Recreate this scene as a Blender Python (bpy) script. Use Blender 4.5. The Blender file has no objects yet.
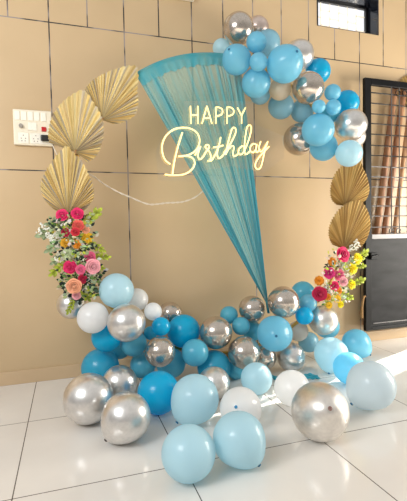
import bpy, bmesh, math, random
import numpy as np
from mathutils import Vector, Matrix, noise

random.seed(7)
SC = bpy.context.scene
COL = SC.collection
PI = math.pi

# ------------------------------------------------------------------ camera
# X runs along the tiled wall, Y into it (wall face at y = 0), Z up; metres.
F_PX, YAW, PITCH, ROLL = 414.27, 0.3180, -0.0414, -0.0197
EYE = Vector((0.0825, -3.6075, 1.1832))

def cam_axes():
    cy, sy, cp, sp = math.cos(YAW), math.sin(YAW), math.cos(PITCH), math.sin(PITCH)
    fwd = Vector((sy * cp, cy * cp, sp))
    right = Vector((cy, -sy, 0))
    up = right.cross(fwd)
    c, s = math.cos(ROLL), math.sin(ROLL)
    return c * right + s * up, -s * right + c * up, fwd
RIGHT, UP, FWD = cam_axes()

def at(x, y, Y):
    """The point of the vertical plane y = Y seen at pixel (x, y): used to measure where things stand."""
    d = RIGHT * ((x - 203.5) / F_PX) + UP * (-(y - 250.5) / F_PX) + FWD
    return EYE + d * ((Y - EYE.y) / d.y)

def on_floor(x, y, Z=0.0):
    d = RIGHT * ((x - 203.5) / F_PX) + UP * (-(y - 250.5) / F_PX) + FWD
    return EYE + d * ((Z - EYE.z) / d.z)

cam = bpy.data.cameras.new('camera')
co = bpy.data.objects.new('camera', cam)
COL.objects.link(co)
m = Matrix((RIGHT, UP, -FWD)).transposed().to_4x4()
m.translation = EYE
co.matrix_world = m
cam.sensor_fit = 'VERTICAL'
cam.sensor_height = 36.0
cam.lens = F_PX * 36.0 / 501.0
cam.clip_start = 0.05
SC.camera = co

# ------------------------------------------------------------------ materials
def lin(c):
    return tuple(((v / 255) / 12.92 if v / 255 <= .04045 else ((v / 255 + .055) / 1.055) ** 2.4) for v in c)

def pri(name, rgb, rough=.5, metal=0.0, **kw):
    m = bpy.data.materials.new(name)
    m.use_nodes = True
    b = m.node_tree.nodes['Principled BSDF']
    b.inputs['Base Color'].default_value = (*lin(rgb), 1)
    b.inputs['Roughness'].default_value = rough
    b.inputs['Metallic'].default_value = metal
    for k, v in kw.items():
        b.inputs[k.replace('_', ' ')].default_value = v
    return m

def nodes(m):
    nt = m.node_tree
    return nt, nt.nodes, nt.links, nt.nodes['Principled BSDF']

def mottled(name, rgb_a, rgb_b, scale, rough=.5, metal=0.0, bump=0.0, detail=3, stretch=None, **kw):
    m = pri(name, rgb_a, rough, metal, **kw)
    nt, N, Lk, b = nodes(m)
    tc = N.new('ShaderNodeTexCoord')
    nz = N.new('ShaderNodeTexNoise')
    nz.inputs['Scale'].default_value = scale
    nz.inputs['Detail'].default_value = detail
    src = tc.outputs['Object']
    if stretch:
        mp = N.new('ShaderNodeMapping')
        mp.inputs['Scale'].default_value = stretch
        Lk.new(src, mp.inputs['Vector'])
        src = mp.outputs['Vector']
    Lk.new(src, nz.inputs['Vector'])
    rp = N.new('ShaderNodeValToRGB')
    rp.color_ramp.elements[0].color = (*lin(rgb_a), 1)
    rp.color_ramp.elements[0].position = .35
    rp.color_ramp.elements[1].color = (*lin(rgb_b), 1)
    rp.color_ramp.elements[1].position = .65
    Lk.new(nz.outputs['Fac'], rp.inputs['Fac'])
    Lk.new(rp.outputs['Color'], b.inputs['Base Color'])
    if bump:
        bp = N.new('ShaderNodeBump')
        bp.inputs['Strength'].default_value = bump
        bp.inputs['Distance'].default_value = .01
        Lk.new(nz.outputs['Fac'], bp.inputs['Height'])
        Lk.new(bp.outputs['Normal'], b.inputs['Normal'])
    return m

def attr_mat(name, rgb_mul, rough=.7, transl=0.0):
    """base colour = vertex attribute 'tone' (rgb) times a colour"""
    m = pri(name, rgb_mul, rough)
    nt, N, Lk, b = nodes(m)
    at_ = N.new('ShaderNodeAttribute')
    at_.attribute_name = 'tone'
    mx = N.new('ShaderNodeMix')
    mx.data_type = 'RGBA'
    mx.blend_type = 'MULTIPLY'
    mx.inputs['Factor'].default_value = 1
    Lk.new(at_.outputs['Color'], mx.inputs['A'])
    mx.inputs['B'].default_value = (*lin(rgb_mul), 1)
    Lk.new(mx.outputs['Result'], b.inputs['Base Color'])
    if transl:
        tr = N.new('ShaderNodeBsdfTranslucent')
        Lk.new(mx.outputs['Result'], tr.inputs['Color'])
        ms = N.new('ShaderNodeMixShader')
        ms.inputs['Fac'].default_value = transl
        Lk.new(b.outputs['BSDF'], ms.inputs[1])
        Lk.new(tr.outputs['BSDF'], ms.inputs[2])
        Lk.new(ms.outputs['Shader'], N['Material Output'].inputs['Surface'])
    return m

class Math:
    """tiny helper to chain math nodes"""
    def __init__(self, m):
        self.nt, self.N, self.L, self.b = nodes(m)
    def op(self, o, a, b=None, c=None):
        n = self.N.new('ShaderNodeMath')
        n.operation = o
        for i, v in enumerate((a, b, c)):
            if v is None:
                continue
            if isinstance(v, (int, float)):
                n.inputs[i].default_value = v
            else:
                self.L.new(v, n.inputs[i])
        return n.outputs[0]
    def line(self, coord, off, period, half):
        """1 within half of the grid lines off + k * period"""
        a = self.op('SUBTRACT', coord, off)
        a = self.op('ADD', a, period * 40 + period / 2)
        a = self.op('MODULO', a, period)
        a = self.op('SUBTRACT', a, period / 2)
        a = self.op('ABSOLUTE', a)
        return self.op('LESS_THAN', a, half)

def wall_material():
    m = pri('beige wall tile', (205, 172, 130), .33)
    M = Math(m)
    N, Lk = M.N, M.L
    tc = N.new('ShaderNodeTexCoord')
    sp = N.new('ShaderNodeSeparateXYZ')
    Lk.new(tc.outputs['Object'], sp.inputs[0])
    x, z = sp.outputs['X'], sp.outputs['Z']
    g = .0050
    low = M.line(x, .6, 1.2, g)
    mid = M.line(x, 0.0, .6, g)
    top = M.line(x, 0.0, .3, g)
    is_mid = M.op('MULTIPLY', M.op('GREATER_THAN', z, 1.715), M.op('LESS_THAN', z, 2.902))
    is_top = M.op('GREATER_THAN', z, 2.902)
    is_low = M.op('LESS_THAN', z, 1.715)
    v = M.op('ADD', M.op('ADD', M.op('MULTIPLY', low, is_low), M.op('MULTIPLY', mid, is_mid)), M.op('MULTIPLY', top, is_top))
    h1 = M.op('LESS_THAN', M.op('ABSOLUTE', M.op('SUBTRACT', z, 1.715)), g * .9)
    h2 = M.op('LESS_THAN', M.op('ABSOLUTE', M.op('SUBTRACT', z, 2.902)), g * .9)
    h3 = M.op('LESS_THAN', M.op('ABSOLUTE', M.op('SUBTRACT', z, 3.50)), g * .9)
    grout = M.op('MINIMUM', M.op('ADD', M.op('ADD', v, h1), M.op('ADD', h2, 0.0)), 1.0)
    nz = N.new('ShaderNodeTexNoise')
    nz.inputs['Scale'].default_value = 4.0
    Lk.new(tc.outputs['Object'], nz.inputs['Vector'])
    gr = N.new('ShaderNodeValToRGB')
    gr.color_ramp.elements[0].color = (*lin((40, 38, 44)), 1)
    gr.color_ramp.elements[0].position = .46
    gr.color_ramp.elements[1].color = (*lin((150, 140, 138)), 1)
    gr.color_ramp.elements[1].position = .56
    Lk.new(nz.outputs['Fac'], gr.inputs['Fac'])
    n2 = N.new('ShaderNodeTexNoise')
    n2.inputs['Scale'].default_value = 1.3
    n2.inputs['Detail'].default_value = 5
    Lk.new(tc.outputs['Object'], n2.inputs['Vector'])
    bs = N.new('ShaderNodeValToRGB')
    bs.color_ramp.elements[0].color = (*lin((196, 169, 131)), 1)
    bs.color_ramp.elements[0].position = .3
    bs.color_ramp.elements[1].color = (*lin((204, 177, 139)), 1)
    bs.color_ramp.elements[1].position = .7
    Lk.new(n2.outputs['Fac'], bs.inputs['Fac'])
    mx = N.new('ShaderNodeMix')
    mx.data_type = 'RGBA'
    Lk.new(grout, mx.inputs['Factor'])
    Lk.new(bs.outputs['Color'], mx.inputs['A'])
    Lk.new(gr.outputs['Color'], mx.inputs['B'])
    Lk.new(mx.outputs['Result'], M.b.inputs['Base Color'])
    bp = N.new('ShaderNodeBump')
    bp.inputs['Strength'].default_value = .4
    bp.inputs['Distance'].default_value = .004
    bp.invert = True
    Lk.new(grout, bp.inputs['Height'])
    Lk.new(bp.outputs['Normal'], M.b.inputs['Normal'])
    return m

def floor_material():
    m = pri('polished cream floor tile', (226, 214, 200), .12)
    M = Math(m)
    N, Lk = M.N, M.L
    tc = N.new('ShaderNodeTexCoord')
    sp = N.new('ShaderNodeSeparateXYZ')
    Lk.new(tc.outputs['Object'], sp.inputs[0])
    x, y = sp.outputs['X'], sp.outputs['Y']
    lx = M.line(x, -.1894, .8026, .0028)
    ly = M.line(y, -.7751, .8213, .0028)
    grout = M.op('MAXIMUM', lx, ly)
    n2 = N.new('ShaderNodeTexNoise')
    n2.inputs['Scale'].default_value = 1.6
    n2.inputs['Detail'].default_value = 6
    Lk.new(tc.outputs['Object'], n2.inputs['Vector'])
    bs = N.new('ShaderNodeValToRGB')
    bs.color_ramp.elements[0].color = (*lin((220, 214, 207)), 1)
    bs.color_ramp.elements[0].position = .3
    bs.color_ramp.elements[1].color = (*lin((230, 226, 220)), 1)
    bs.color_ramp.elements[1].position = .7
    Lk.new(n2.outputs['Fac'], bs.inputs['Fac'])
    mx = N.new('ShaderNodeMix')
    mx.data_type = 'RGBA'
    Lk.new(grout, mx.inputs['Factor'])
    Lk.new(bs.outputs['Color'], mx.inputs['A'])
    mx.inputs['B'].default_value = (*lin((92, 84, 80)), 1)
    Lk.new(mx.outputs['Result'], M.b.inputs['Base Color'])
    M.b.inputs['Roughness'].default_value = .14
    M.b.inputs['Specular IOR Level'].default_value = .55
    return m

# ------------------------------------------------------------------ mesh helpers
def link(name, verts, faces, mat, parent=None, smooth=False, tone=None):
    me = bpy.data.meshes.new(name)
    me.from_pydata([tuple(v) for v in verts], [], faces)
    me.update()
    if mat is not None:
        me.materials.append(mat)
    if smooth:
        me.polygons.foreach_set('use_smooth', [True] * len(me.polygons))
    if tone is not None:
        a = me.color_attributes.new('tone', 'FLOAT_COLOR', 'POINT')
        a.data.foreach_set('color', [c for t in tone for c in (*t, 1.0)[:4]])
    o = bpy.data.objects.new(name, me)
    COL.objects.link(o)
    if parent is not None:
        o.parent = parent
        o.matrix_parent_inverse = parent.matrix_basis.inverted()
    return o

class MB:
    """collects geometry for ONE mesh"""
    def __init__(self):
        self.v, self.f, self.t = [], [], []
    def add(self, vs, fs, tone=(1, 1, 1)):
        n = len(self.v)
        self.v += [Vector(q) for q in vs]
        self.f += [tuple(n + i for i in f) for f in fs]
        self.t += (tone if isinstance(tone, list) else [tone] * len(vs))
        return self
    def box(self, lo, hi, bevel=0.0):
        if bevel <= 0:
            (a, b, c), (d, e, g) = lo, hi
            vs = [(a, b, c), (d, b, c), (d, e, c), (a, e, c), (a, b, g), (d, b, g), (d, e, g), (a, e, g)]
            fs = [(0, 3, 2, 1), (4, 5, 6, 7), (0, 1, 5, 4), (1, 2, 6, 5), (2, 3, 7, 6), (3, 0, 4, 7)]
            return self.add(vs, fs)
        bm = bmesh.new()
        bmesh.ops.create_cube(bm, size=1)
        for v in bm.verts:
            v.co = Vector([(lo[i] + hi[i]) / 2 + v.co[i] * (hi[i] - lo[i]) for i in range(3)])
        bmesh.ops.bevel(bm, geom=bm.edges[:], offset=bevel, segments=2, affect='EDGES', profile=.5)
        bm.verts.index_update()
        self.add([v.co.copy() for v in bm.verts], [tuple(v.index for v in f.verts) for f in bm.faces])
        bm.free()
        return self
    def tube(self, pts, rad, seg=8, cap=True, tone=(1, 1, 1)):
        pts = [Vector(p) for p in pts]
        n = len(pts)
        rads = rad if isinstance(rad, (list, tuple)) else [rad] * n
        T = [((pts[min(i + 1, n - 1)] - pts[max(i - 1, 0)]).normalized()) for i in range(n)]
        ref = Vector((0, 0, 1)) if abs(T[0].z) < .9 else Vector((1, 0, 0))
        nrm = T[0].cross(ref).normalized()
        vs, fs = [], []
        for i in range(n):
            nrm = (nrm - T[i] * nrm.dot(T[i])).normalized()
            bn = T[i].cross(nrm)
            for k in range(seg):
                a = 2 * PI * k / seg
                vs.append(pts[i] + (nrm * math.cos(a) + bn * math.sin(a)) * rads[i])
        for i in range(n - 1):
            for k in range(seg):
                k2 = (k + 1) % seg
                fs.append((i * seg + k, i * seg + k2, (i + 1) * seg + k2, (i + 1) * seg + k))
        if cap:
            fs.append(tuple(range(seg))[::-1])
            fs.append(tuple((n - 1) * seg + k for k in range(seg)))
        return self.add(vs, fs, tone)
    def ball(self, c, r, seg=8, rings=6, tone=(1, 1, 1)):
        vs, fs = [Vector(c) + Vector((0, 0, r))], []
        for i in range(1, rings):
            th = PI * i / rings
            for k in range(seg):
                a = 2 * PI * k / seg
                vs.append(Vector(c) + Vector((math.sin(th) * math.cos(a), math.sin(th) * math.sin(a), math.cos(th))) * r)
        vs.append(Vector(c) - Vector((0, 0, r)))
        for k in range(seg):
            fs.append((0, 1 + k, 1 + (k + 1) % seg))
        for i in range(rings - 2):
            for k in range(seg):
                a, b = 1 + i * seg + k, 1 + i * seg + (k + 1) % seg
                fs.append((a, a + seg, b + seg, b))
        last = len(vs) - 1
        o = 1 + (rings - 2) * seg
        for k in range(seg):
            fs.append((o + (k + 1) % seg, o + k, last))
        return self.add(vs, fs, tone)
    def build(self, name, mat, parent=None, smooth=False, tones=False):
        return link(name, self.v, self.f, mat, parent, smooth, self.t if tones else None)

def smooth_path(pts, sub=6):
    pts = [Vector(p) for p in pts]
    out = []
    n = len(pts)
    for i in range(n - 1):
        p0, p1, p2, p3 = pts[max(i - 1, 0)], pts[i], pts[i + 1], pts[min(i + 2, n - 1)]
        for k in range(sub):
            t = k / sub
            out.append(.5 * ((2 * p1) + (p2 - p0) * t + (2 * p0 - 5 * p1 + 4 * p2 - p3) * t * t + (3 * p1 - p0 - 3 * p2 + p3) * t ** 3))
    out.append(pts[-1])
    return out

def tag(o, label=None, cat=None, group=None, kind=None):
    if label: o['label'] = label
    if cat: o['category'] = cat
    if group: o['group'] = group
    if kind: o['kind'] = kind
    return o

def empty(name, loc):
    o = bpy.data.objects.new(name, None)
    COL.objects.link(o)
    o.location = loc
    o.empty_display_size = .05
    return o

BALLOONS = [
    (1.471, -0.420, 2.852, 0.128, 'chrome2', None, 'upper', "large chrome silver balloon crowning the upper garland, above the curtain's top corner"),
    (1.726, -0.250, 2.969, 0.101, 'rose', None, 'upper', 'dull rosy silver balloon tucked behind the topmost chrome balloon of the upper garland'),
    (1.385, -0.250, 2.757, 0.077, 'pale', None, 'upper', "pale whitish blue balloon peeking over the curtain's top edge behind the upper garland"),
    (1.384, -0.571, 2.532, 0.116, 'sky', (-0.5, 0.2, 0.84), 'upper', "sky blue balloon overlapping the curtain's top edge, under the topmost chrome balloon"),
    (1.544, -0.600, 2.672, 0.081, 'sky', None, 'upper', 'smaller sky blue balloon touching the lower right of the topmost chrome balloon'),
    (1.754, -0.380, 2.787, 0.110, 'sky2', None, 'upper', "dusty pale blue balloon behind the smaller blue one near the garland's top"),
    (1.507, -0.705, 2.475, 0.070, 'sky', None, 'upper', "little sky blue balloon between three bigger blue ones at the garland's upper end"),
    (1.722, -0.726, 2.475, 0.143, 'sky', (0.35, 0.15, 0.9), 'upper', 'biggest sky blue balloon of the upper garland, its dark knot facing the viewer'),
    (1.558, -0.552, 2.375, 0.117, 'sky', None, 'upper', 'sky blue balloon with pale underside, hanging just above and right of the glowing word HAPPY'),
    (1.716, -0.300, 2.383, 0.091, 'sky2', None, 'upper', 'pale blue balloon half hidden beneath the one right above the word HAPPY'),
    (1.815, -0.476, 2.376, 0.094, 'cream', None, 'upper', 'cream white balloon under the biggest sky blue balloon of the upper garland'),
    (2.060, -0.377, 2.723, 0.131, 'chrome', None, 'upper', 'silver balloon tucked behind the upper right of the biggest sky blue balloon'),
    (2.280, -0.334, 2.620, 0.113, 'blue', None, 'upper', 'bright blue balloon sticking out right between two silver ones, below the window'),
    (1.995, -0.615, 2.354, 0.131, 'chrome2', None, 'upper', 'chrome silver balloon with an orange reflection, in the middle of the upper garland'),
    (1.915, -0.309, 2.292, 0.115, 'sky2', None, 'upper', 'muted blue balloon hanging below the cream white one'),
    (2.144, -0.281, 2.273, 0.104, 'sky2', None, 'upper', 'muted blue balloon directly below the chrome one with the orange reflection'),
    (2.126, -0.254, 2.023, 0.146, 'chrome2', None, 'upper', "chrome silver balloon tinted with brown reflections at the lower left of the upper garland's tail"),
    (2.227, -0.620, 2.336, 0.068, 'sky', None, 'upper', 'uppermost of three little sky blue balloons bunched in the upper garland'),
    (2.021, -0.725, 2.174, 0.054, 'sky', None, 'upper', 'left and smallest of three little sky blue balloons bunched in the upper garland'),
    (2.204, -0.660, 2.201, 0.063, 'sky', None, 'upper', 'lower right of three little sky blue balloons bunched in the upper garland'),
    (2.564, -0.360, 2.354, 0.115, 'blue', None, 'upper', 'bright blue balloon behind the three little ones, above the whitish silver balloon'),
    (2.362, -0.378, 2.235, 0.090, 'sky3', None, 'upper', 'deep blue balloon mostly hidden behind the bunch of three little ones'),
    (2.070, -0.639, 2.013, 0.134, 'sky', None, 'upper', "large sky blue balloon beside the chrome one tinted with brown reflections near the garland's lower end"),
    (2.464, -0.550, 2.100, 0.139, 'chrome', None, 'upper', "large whitish silver balloon near the black gate's edge, above the pale lowest balloon"),
    (2.697, -0.300, 2.065, 0.104, 'pearl', None, 'upper', 'pearly balloon edge showing behind the whitish silver balloon next to the gate'),
    (2.238, -0.470, 1.916, 0.122, 'sky', None, 'upper', 'sky blue balloon at the bottom of the upper garland, left of the palest one'),
    (2.362, -0.653, 1.831, 0.113, 'pale', None, 'upper', 'very pale blue balloon, lowest of the upper garland, just above the palm leaf'),
    (0.101, -0.300, 0.660, 0.111, 'chrome', None, 'lower', 'silver balloon standing alone behind the lower end of the left flower spray'),
    (0.415, -0.550, 0.779, 0.128, 'pale', None, 'lower', 'large pale blue balloon topping the lower bank beside the left flower spray'),
    (0.239, -0.626, 0.609, 0.111, 'white', None, 'lower', 'milky white balloon under the left flower spray, beside a large chrome balloon'),
    (0.456, -0.738, 0.576, 0.133, 'chrome', None, 'lower', 'large chrome silver balloon between the milky white one and the small white one'),
    (0.586, -0.400, 0.679, 0.089, 'white', None, 'lower', 'white balloon half hidden behind the large pale blue balloon topping the bank'),
    (0.690, -0.500, 0.595, 0.069, 'white', None, 'lower', 'small white balloon right of the large chrome one beneath the pale blue topper'),
    (0.887, -0.227, 0.510, 0.105, 'chrome2', None, 'lower', 'chrome balloon peeking out behind the small white one against the wall'),
    (0.728, -0.597, 0.496, 0.071, 'blue', None, 'lower', 'small vivid blue balloon just below the small white one'),
    (0.945, -0.437, 0.407, 0.134, 'blue', None, 'lower', 'large vivid blue balloon in the middle of the bank, beside the small vivid one'),
    (0.336, -0.523, 0.438, 0.110, 'blue', None, 'lower', 'bright blue balloon directly under the milky white balloon'),
    (0.698, -0.684, 0.334, 0.112, 'chrome2', None, 'lower', 'chrome silver balloon under the small vivid blue balloon'),
    (0.535, -0.504, 0.368, 0.100, 'sky3', None, 'lower', 'muted blue balloon behind and below the large chrome one beside the milky white'),
    (0.461, -0.259, 0.275, 0.089, 'sky3', None, 'lower', 'muted blue balloon low behind the bright blue one under the milky white balloon'),
    (0.295, -0.392, 0.177, 0.145, 'blue2', None, 'lower', "big dusky blue balloon at the bank's left foot behind the two chrome floor balloons"),
    (0.620, -0.394, 0.157, 0.102, 'sky3', None, 'lower', 'dusky blue balloon close to the floor below the muted blue ones at left'),
    (0.826, -0.480, 0.174, 0.117, 'sky3', None, 'lower', 'muted blue balloon under the chrome one that sits below the small vivid blue'),
    (0.975, -0.642, 0.285, 0.104, 'sky3', None, 'lower', 'medium blue balloon wedged under the large vivid blue one'),
    (1.170, -0.576, 0.404, 0.130, 'chrome2', None, 'lower', 'chrome silver balloon right of the large vivid blue balloon'),
    (1.148, -0.576, 0.133, 0.134, 'blue2', None, 'lower', 'dark sky blue balloon low in the bank behind the floor chrome balloon'),
    (1.357, -0.387, 0.493, 0.076, 'sky3', None, 'lower', "small muted blue balloon on the bank's crest, left of the curtain's gathered end"),
    (1.411, -0.513, 0.421, 0.075, 'sky3', None, 'lower', "small blue balloon beside two chrome ones, below the crest's small muted blue"),
    (1.574, -0.380, 0.335, 0.086, 'sky3', None, 'lower', 'muted blue balloon hidden left of the sky blue balloon with a facing knot'),
    (1.547, -0.436, 0.538, 0.114, 'chrome2', None, 'lower', "chrome balloon on the crest, touching the left side of the curtain's gathered end"),
    (1.368, -0.664, 0.248, 0.129, 'chrome2', None, 'lower', 'large chrome balloon low in the bank above the pale balloon on the floor'),
    (1.627, -0.487, 0.129, 0.105, 'chrome2', None, 'lower', 'silver balloon squeezed behind the low chrome one, below the sky blue with knot'),
    (1.638, -0.662, 0.371, 0.144, 'sky', (-0.1, 0.08, 0.98), 'lower', "large sky blue balloon with its knot facing the viewer, under the curtain's end"),
    (1.770, -0.573, 0.602, 0.133, 'chrome2', None, 'lower', "large chrome balloon on the crest, right of the curtain's gathered end"),
    (2.112, -0.320, 0.622, 0.109, 'sky3', None, 'lower', 'muted blue balloon at the back of the crest beside the right flower spray'),
    (2.053, -0.494, 0.561, 0.078, 'sky', None, 'lower', "small sky blue balloon between the crest's back blue and a vivid blue one"),
    (1.959, -0.584, 0.474, 0.076, 'blue', None, 'lower', "small vivid blue balloon right of the crest's large chrome balloon"),
    (2.192, -0.511, 0.404, 0.131, 'pearl', None, 'lower', 'pearly silver balloon beneath the right flower spray'),
    (2.378, -0.300, 0.290, 0.117, 'sky', None, 'lower', 'blue balloon showing as a rim behind the pearly silver one'),
    (2.034, -0.356, 0.287, 0.093, 'pearlw', None, 'lower', 'pearly white balloon below the small vivid blue one at right'),
    (2.169, -0.313, 0.163, 0.095, 'sky2', None, 'lower', "light blue balloon low at the bank's right end beside the pearly white one"),
    (1.860, -0.529, 0.121, 0.122, 'chrome', None, 'lower', "chrome silver balloon at the bank's foot, behind the glowing white floor balloon"),
    (0.674, -0.460, 0.421, 0.054, 'blue2', None, 'lower', 'deep blue balloon filling the gap under the small white one, behind two chrome ones'),
    (1.045, -0.863, 0.117, 0.117, 'chrome', None, 'lower', 'chrome silver balloon on the floor peeking out behind two pale ones in the middle'),
    (1.349, -0.541, 0.077, 0.079, 'sky3', None, 'lower', 'muted blue balloon on the floor under the low chrome balloon'),
    (0.180, -0.933, 0.158, 0.158, 'chrome', None, 'floor', 'large chrome balloon on the floor, leftmost of the loose ones'),
    (0.407, -0.646, 0.128, 0.128, 'chrome', None, 'floor', 'chrome balloon on the floor behind the two larger chrome ones'),
    (0.365, -1.262, 0.142, 0.142, 'chrome', (-0.66, -0.72, 0.2), 'floor', 'large chrome balloon on the floor with its knot down at lower left, in front'),
    (0.625, -0.952, 0.140, 0.141, 'blue', None, 'floor', 'vivid blue balloon on the floor beside the chrome ones'),
    (0.798, -1.188, 0.156, 0.151, 'pale', (-0.6, -0.7, 0.3), 'floor', 'very pale blue balloon on the floor right of the vivid blue one'),
    (1.041, -1.347, 0.128, 0.128, 'white', (-0.25, 0.38, 0.85), 'floor', 'translucent white balloon on the floor with a blue knot spot'),
    (0.604, -1.731, 0.132, 0.132, 'pale', None, 'floor', 'pale blue balloon on the floor, lowest and furthest forward, without visible knot'),
    (0.881, -1.711, 0.136, 0.136, 'pale', (0.62, -0.74, 0.2), 'floor', 'pale blue balloon on the floor with a dark knot at its lower right'),
    (1.365, -0.889, 0.117, 0.117, 'pale', None, 'floor', 'small pale blue balloon standing on the floor below the low chrome balloon'),
    (1.502, -1.157, 0.122, 0.122, 'white', None, 'floor', 'glowing white balloon on the sunlit floor behind the big pearl silver one'),
    (1.414, -1.616, 0.164, 0.164, 'pearl', (0.03, 0.42, 0.9), 'floor', 'big pearl silver balloon on the floor with its knot facing the viewer'),
    (2.156, -0.674, 0.143, 0.143, 'pale', (-0.25, -0.85, 0.45), 'floor', "pale aqua balloon on the floor at the bank's right end"),
    (2.597, -0.449, 0.134, 0.134, 'sky', (0.7, -0.6, 0.3), 'floor', 'sky blue balloon on the floor nearest the wall and the gate'),
    (2.118, -0.957, 0.123, 0.123, 'sky', (0, 0.15, 0.97), 'floor', 'sky blue balloon on the floor showing its knot, half behind a large pale one'),
    (1.946, -1.393, 0.158, 0.158, 'pale2', (-0.75, -0.62, 0.15), 'floor', "large pale blue balloon on the floor furthest right, under the gate's corner"),
]
FLOWERS = [
    (0.056, -0.540, 1.331, 0.045, 'rose', 'hot', 'hot pink rose, left of the pair under the left palm leaves'),
    (0.159, -0.540, 1.340, 0.046, 'rose', 'hot', 'hot pink rose, right of the pair under the left palm leaves'),
    (0.160, -0.584, 1.255, 0.042, 'rose', 'coral', 'coral rose beneath the pair of hot pink roses'),
    (0.075, -0.550, 1.208, 0.032, 'rose', 'crimson', 'small crimson rose at the left, below the hot pink pair'),
    (0.139, -0.632, 1.210, 0.032, 'rose', 'red', 'small red rose right beneath the coral rose'),
    (0.212, -0.554, 1.227, 0.031, 'rose', 'peach', 'small peach rose beside the coral rose'),
    (0.223, -0.520, 1.170, 0.042, 'carn', 'yellow', 'yellow carnation at the right rim of the left spray, below the peach rose'),
    (0.070, -0.555, 1.135, 0.036, 'carn', 'mustard', 'mustard carnation at the left rim below the small crimson rose'),
    (0.150, -0.550, 1.122, 0.032, 'carn', 'orange', 'small orange carnation in the middle of the left spray'),
    (0.084, -0.535, 1.057, 0.046, 'carn', 'palegreen', "pale green carnation at the left spray's waist"),
    (0.236, -0.535, 1.030, 0.043, 'rose', 'pink', 'pink rose above the large light pink rose in the left spray'),
    (0.098, -0.570, 0.966, 0.049, 'rose', 'hot', 'large hot pink rose in the lower left spray'),
    (0.166, -0.629, 0.950, 0.036, 'rose', 'pink', 'pink rose between the hot pink and the large light pink rose in the left spray'),
    (0.251, -0.606, 0.966, 0.056, 'rose', 'light', 'large light pink rose at the right rim of the left spray'),
    (0.179, -0.566, 0.877, 0.035, 'rose', 'crimson', 'crimson rose below the large light pink rose of the left spray'),
    (0.119, -0.619, 0.837, 0.055, 'rose', 'peach', 'large peach rose near the bottom of the left spray'),
    (0.135, -0.575, 0.764, 0.032, 'rose', 'light', "small light pink rose at the left spray's bottom tip"),
    (2.366, -0.560, 0.975, 0.072, 'rose', 'hot', 'large hot pink rose at the top of the right spray under the palm leaf'),
    (2.271, -0.540, 0.917, 0.040, 'carn', 'orange', 'orange carnation left below the top rose of the right spray'),
    (2.215, -0.570, 0.821, 0.054, 'rose', 'magenta', 'magenta rose at the left rim of the right spray'),
    (2.333, -0.552, 0.796, 0.057, 'rose', 'pink', 'pink rose in the middle of the right spray'),
    (2.313, -0.635, 0.749, 0.043, 'rose', 'light', 'small light pink rose at the front of the right spray'),
    (2.267, -0.575, 0.706, 0.045, 'rose', 'hot', 'hot pink rose below the magenta rose in the right spray'),
    (2.131, -0.550, 0.757, 0.043, 'carn', 'orange', 'orange carnation at the far left of the right spray'),
    (2.102, -0.596, 0.652, 0.066, 'rose', 'crimson', 'large crimson pink rose at the lower left of the right spray'),
    (2.196, -0.580, 0.616, 0.032, 'carn', 'orange', 'small orange carnation beside the large crimson pink rose'),
    (2.325, -0.556, 0.657, 0.035, 'carn', 'orange', 'small orange carnation under the light pink rose of the right spray'),
    (2.531, -0.550, 0.933, 0.053, 'carn', 'lemon', 'uppermost lemon yellow carnation of the right spray, by the gate'),
    (2.469, -0.560, 0.848, 0.053, 'carn', 'lemon', 'lemon yellow carnation below the uppermost one in the right spray'),
    (2.466, -0.550, 0.705, 0.044, 'carn', 'lemon', 'lemon yellow carnation at the right rim, level with the light pink rose'),
    (2.305, -0.562, 0.589, 0.037, 'carn', 'yellow', 'yellow carnation in the lower right spray between two orange ones'),
    (2.201, -0.589, 0.545, 0.031, 'carn', 'yellow', 'lowest yellow carnation at the tip of the right spray'),
    (2.350, -0.550, 0.535, 0.032, 'carn', 'lemon', 'small lemon carnation at the lower right tip of the right spray'),
]

# ------------------------------------------------------------------ the setting
M_WALL, M_FLOOR = wall_material(), floor_material()
DOOR = (3.97, 5.75, 2.72)                     # doorway beside the open gate leaf: x0, x1, height
WIN = (2.497, 3.24, 3.212, 3.575)             # ventilator window: x0, x1, z0, z1
w = MB()
T = .17
X0, X1, ZT = -3.5, 13.0, 6.5
w.box((X0, 0, 0), (WIN[0], T, ZT))
w.box((WIN[0], 0, 0), (WIN[1], T, WIN[2]))
w.box((WIN[0], 0, WIN[3]), (WIN[1], T, ZT))
w.box((WIN[1], 0, 0), (DOOR[0], T, ZT))
w.box((DOOR[0], 0, DOOR[2]), (DOOR[1], T, ZT))
w.box((DOOR[1], 0, 0), (X1, T, ZT))
tag(w.build('wall_back', M_WALL), kind='structure')
f = MB()
f.box((X0, -6.5, -.05), (X1, 4.0, 0))
tag(f.build('floor', M_FLOOR), kind='structure')
M_SKIRT = mottled('skirting tile', (200, 172, 136), (208, 180, 144), 3, .35)
s = MB()
s.box((X0, -.014, 0.0), (DOOR[0], 0.0, .106), .003)
tag(s.build('baseboard_back', M_SKIRT), kind='structure')

# window in the top corner: black granite lining, black frame, white lattice, pane
M_GRANITE = mottled('black granite', (14, 16, 22), (34, 38, 48), 60, .12)
M_BLACKFRAME = pri('black painted frame', (16, 16, 18), .35)
M_LATTICE = attr_mat('white painted lattice', (246, 240, 230), .5, .75)
M_PANE = bpy.data.materials.new('window glass')
M_PANE.use_nodes = True
N_, L_ = M_PANE.node_tree.nodes, M_PANE.node_tree.links
tr = N_.new('ShaderNodeBsdfTransparent'); gl = N_.new('ShaderNodeBsdfGlossy'); gl.inputs['Roughness'].default_value = .05
mxs = N_.new('ShaderNodeMixShader'); mxs.inputs['Fac'].default_value = .08
L_.new(tr.outputs[0], mxs.inputs[1]); L_.new(gl.outputs[0], mxs.inputs[2]); L_.new(mxs.outputs[0], N_['Material Output'].inputs['Surface'])
win = tag(empty('window_1', ((WIN[0] + WIN[1]) / 2, 0, WIN[2])), kind='structure')
b = .012
q = MB()
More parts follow.
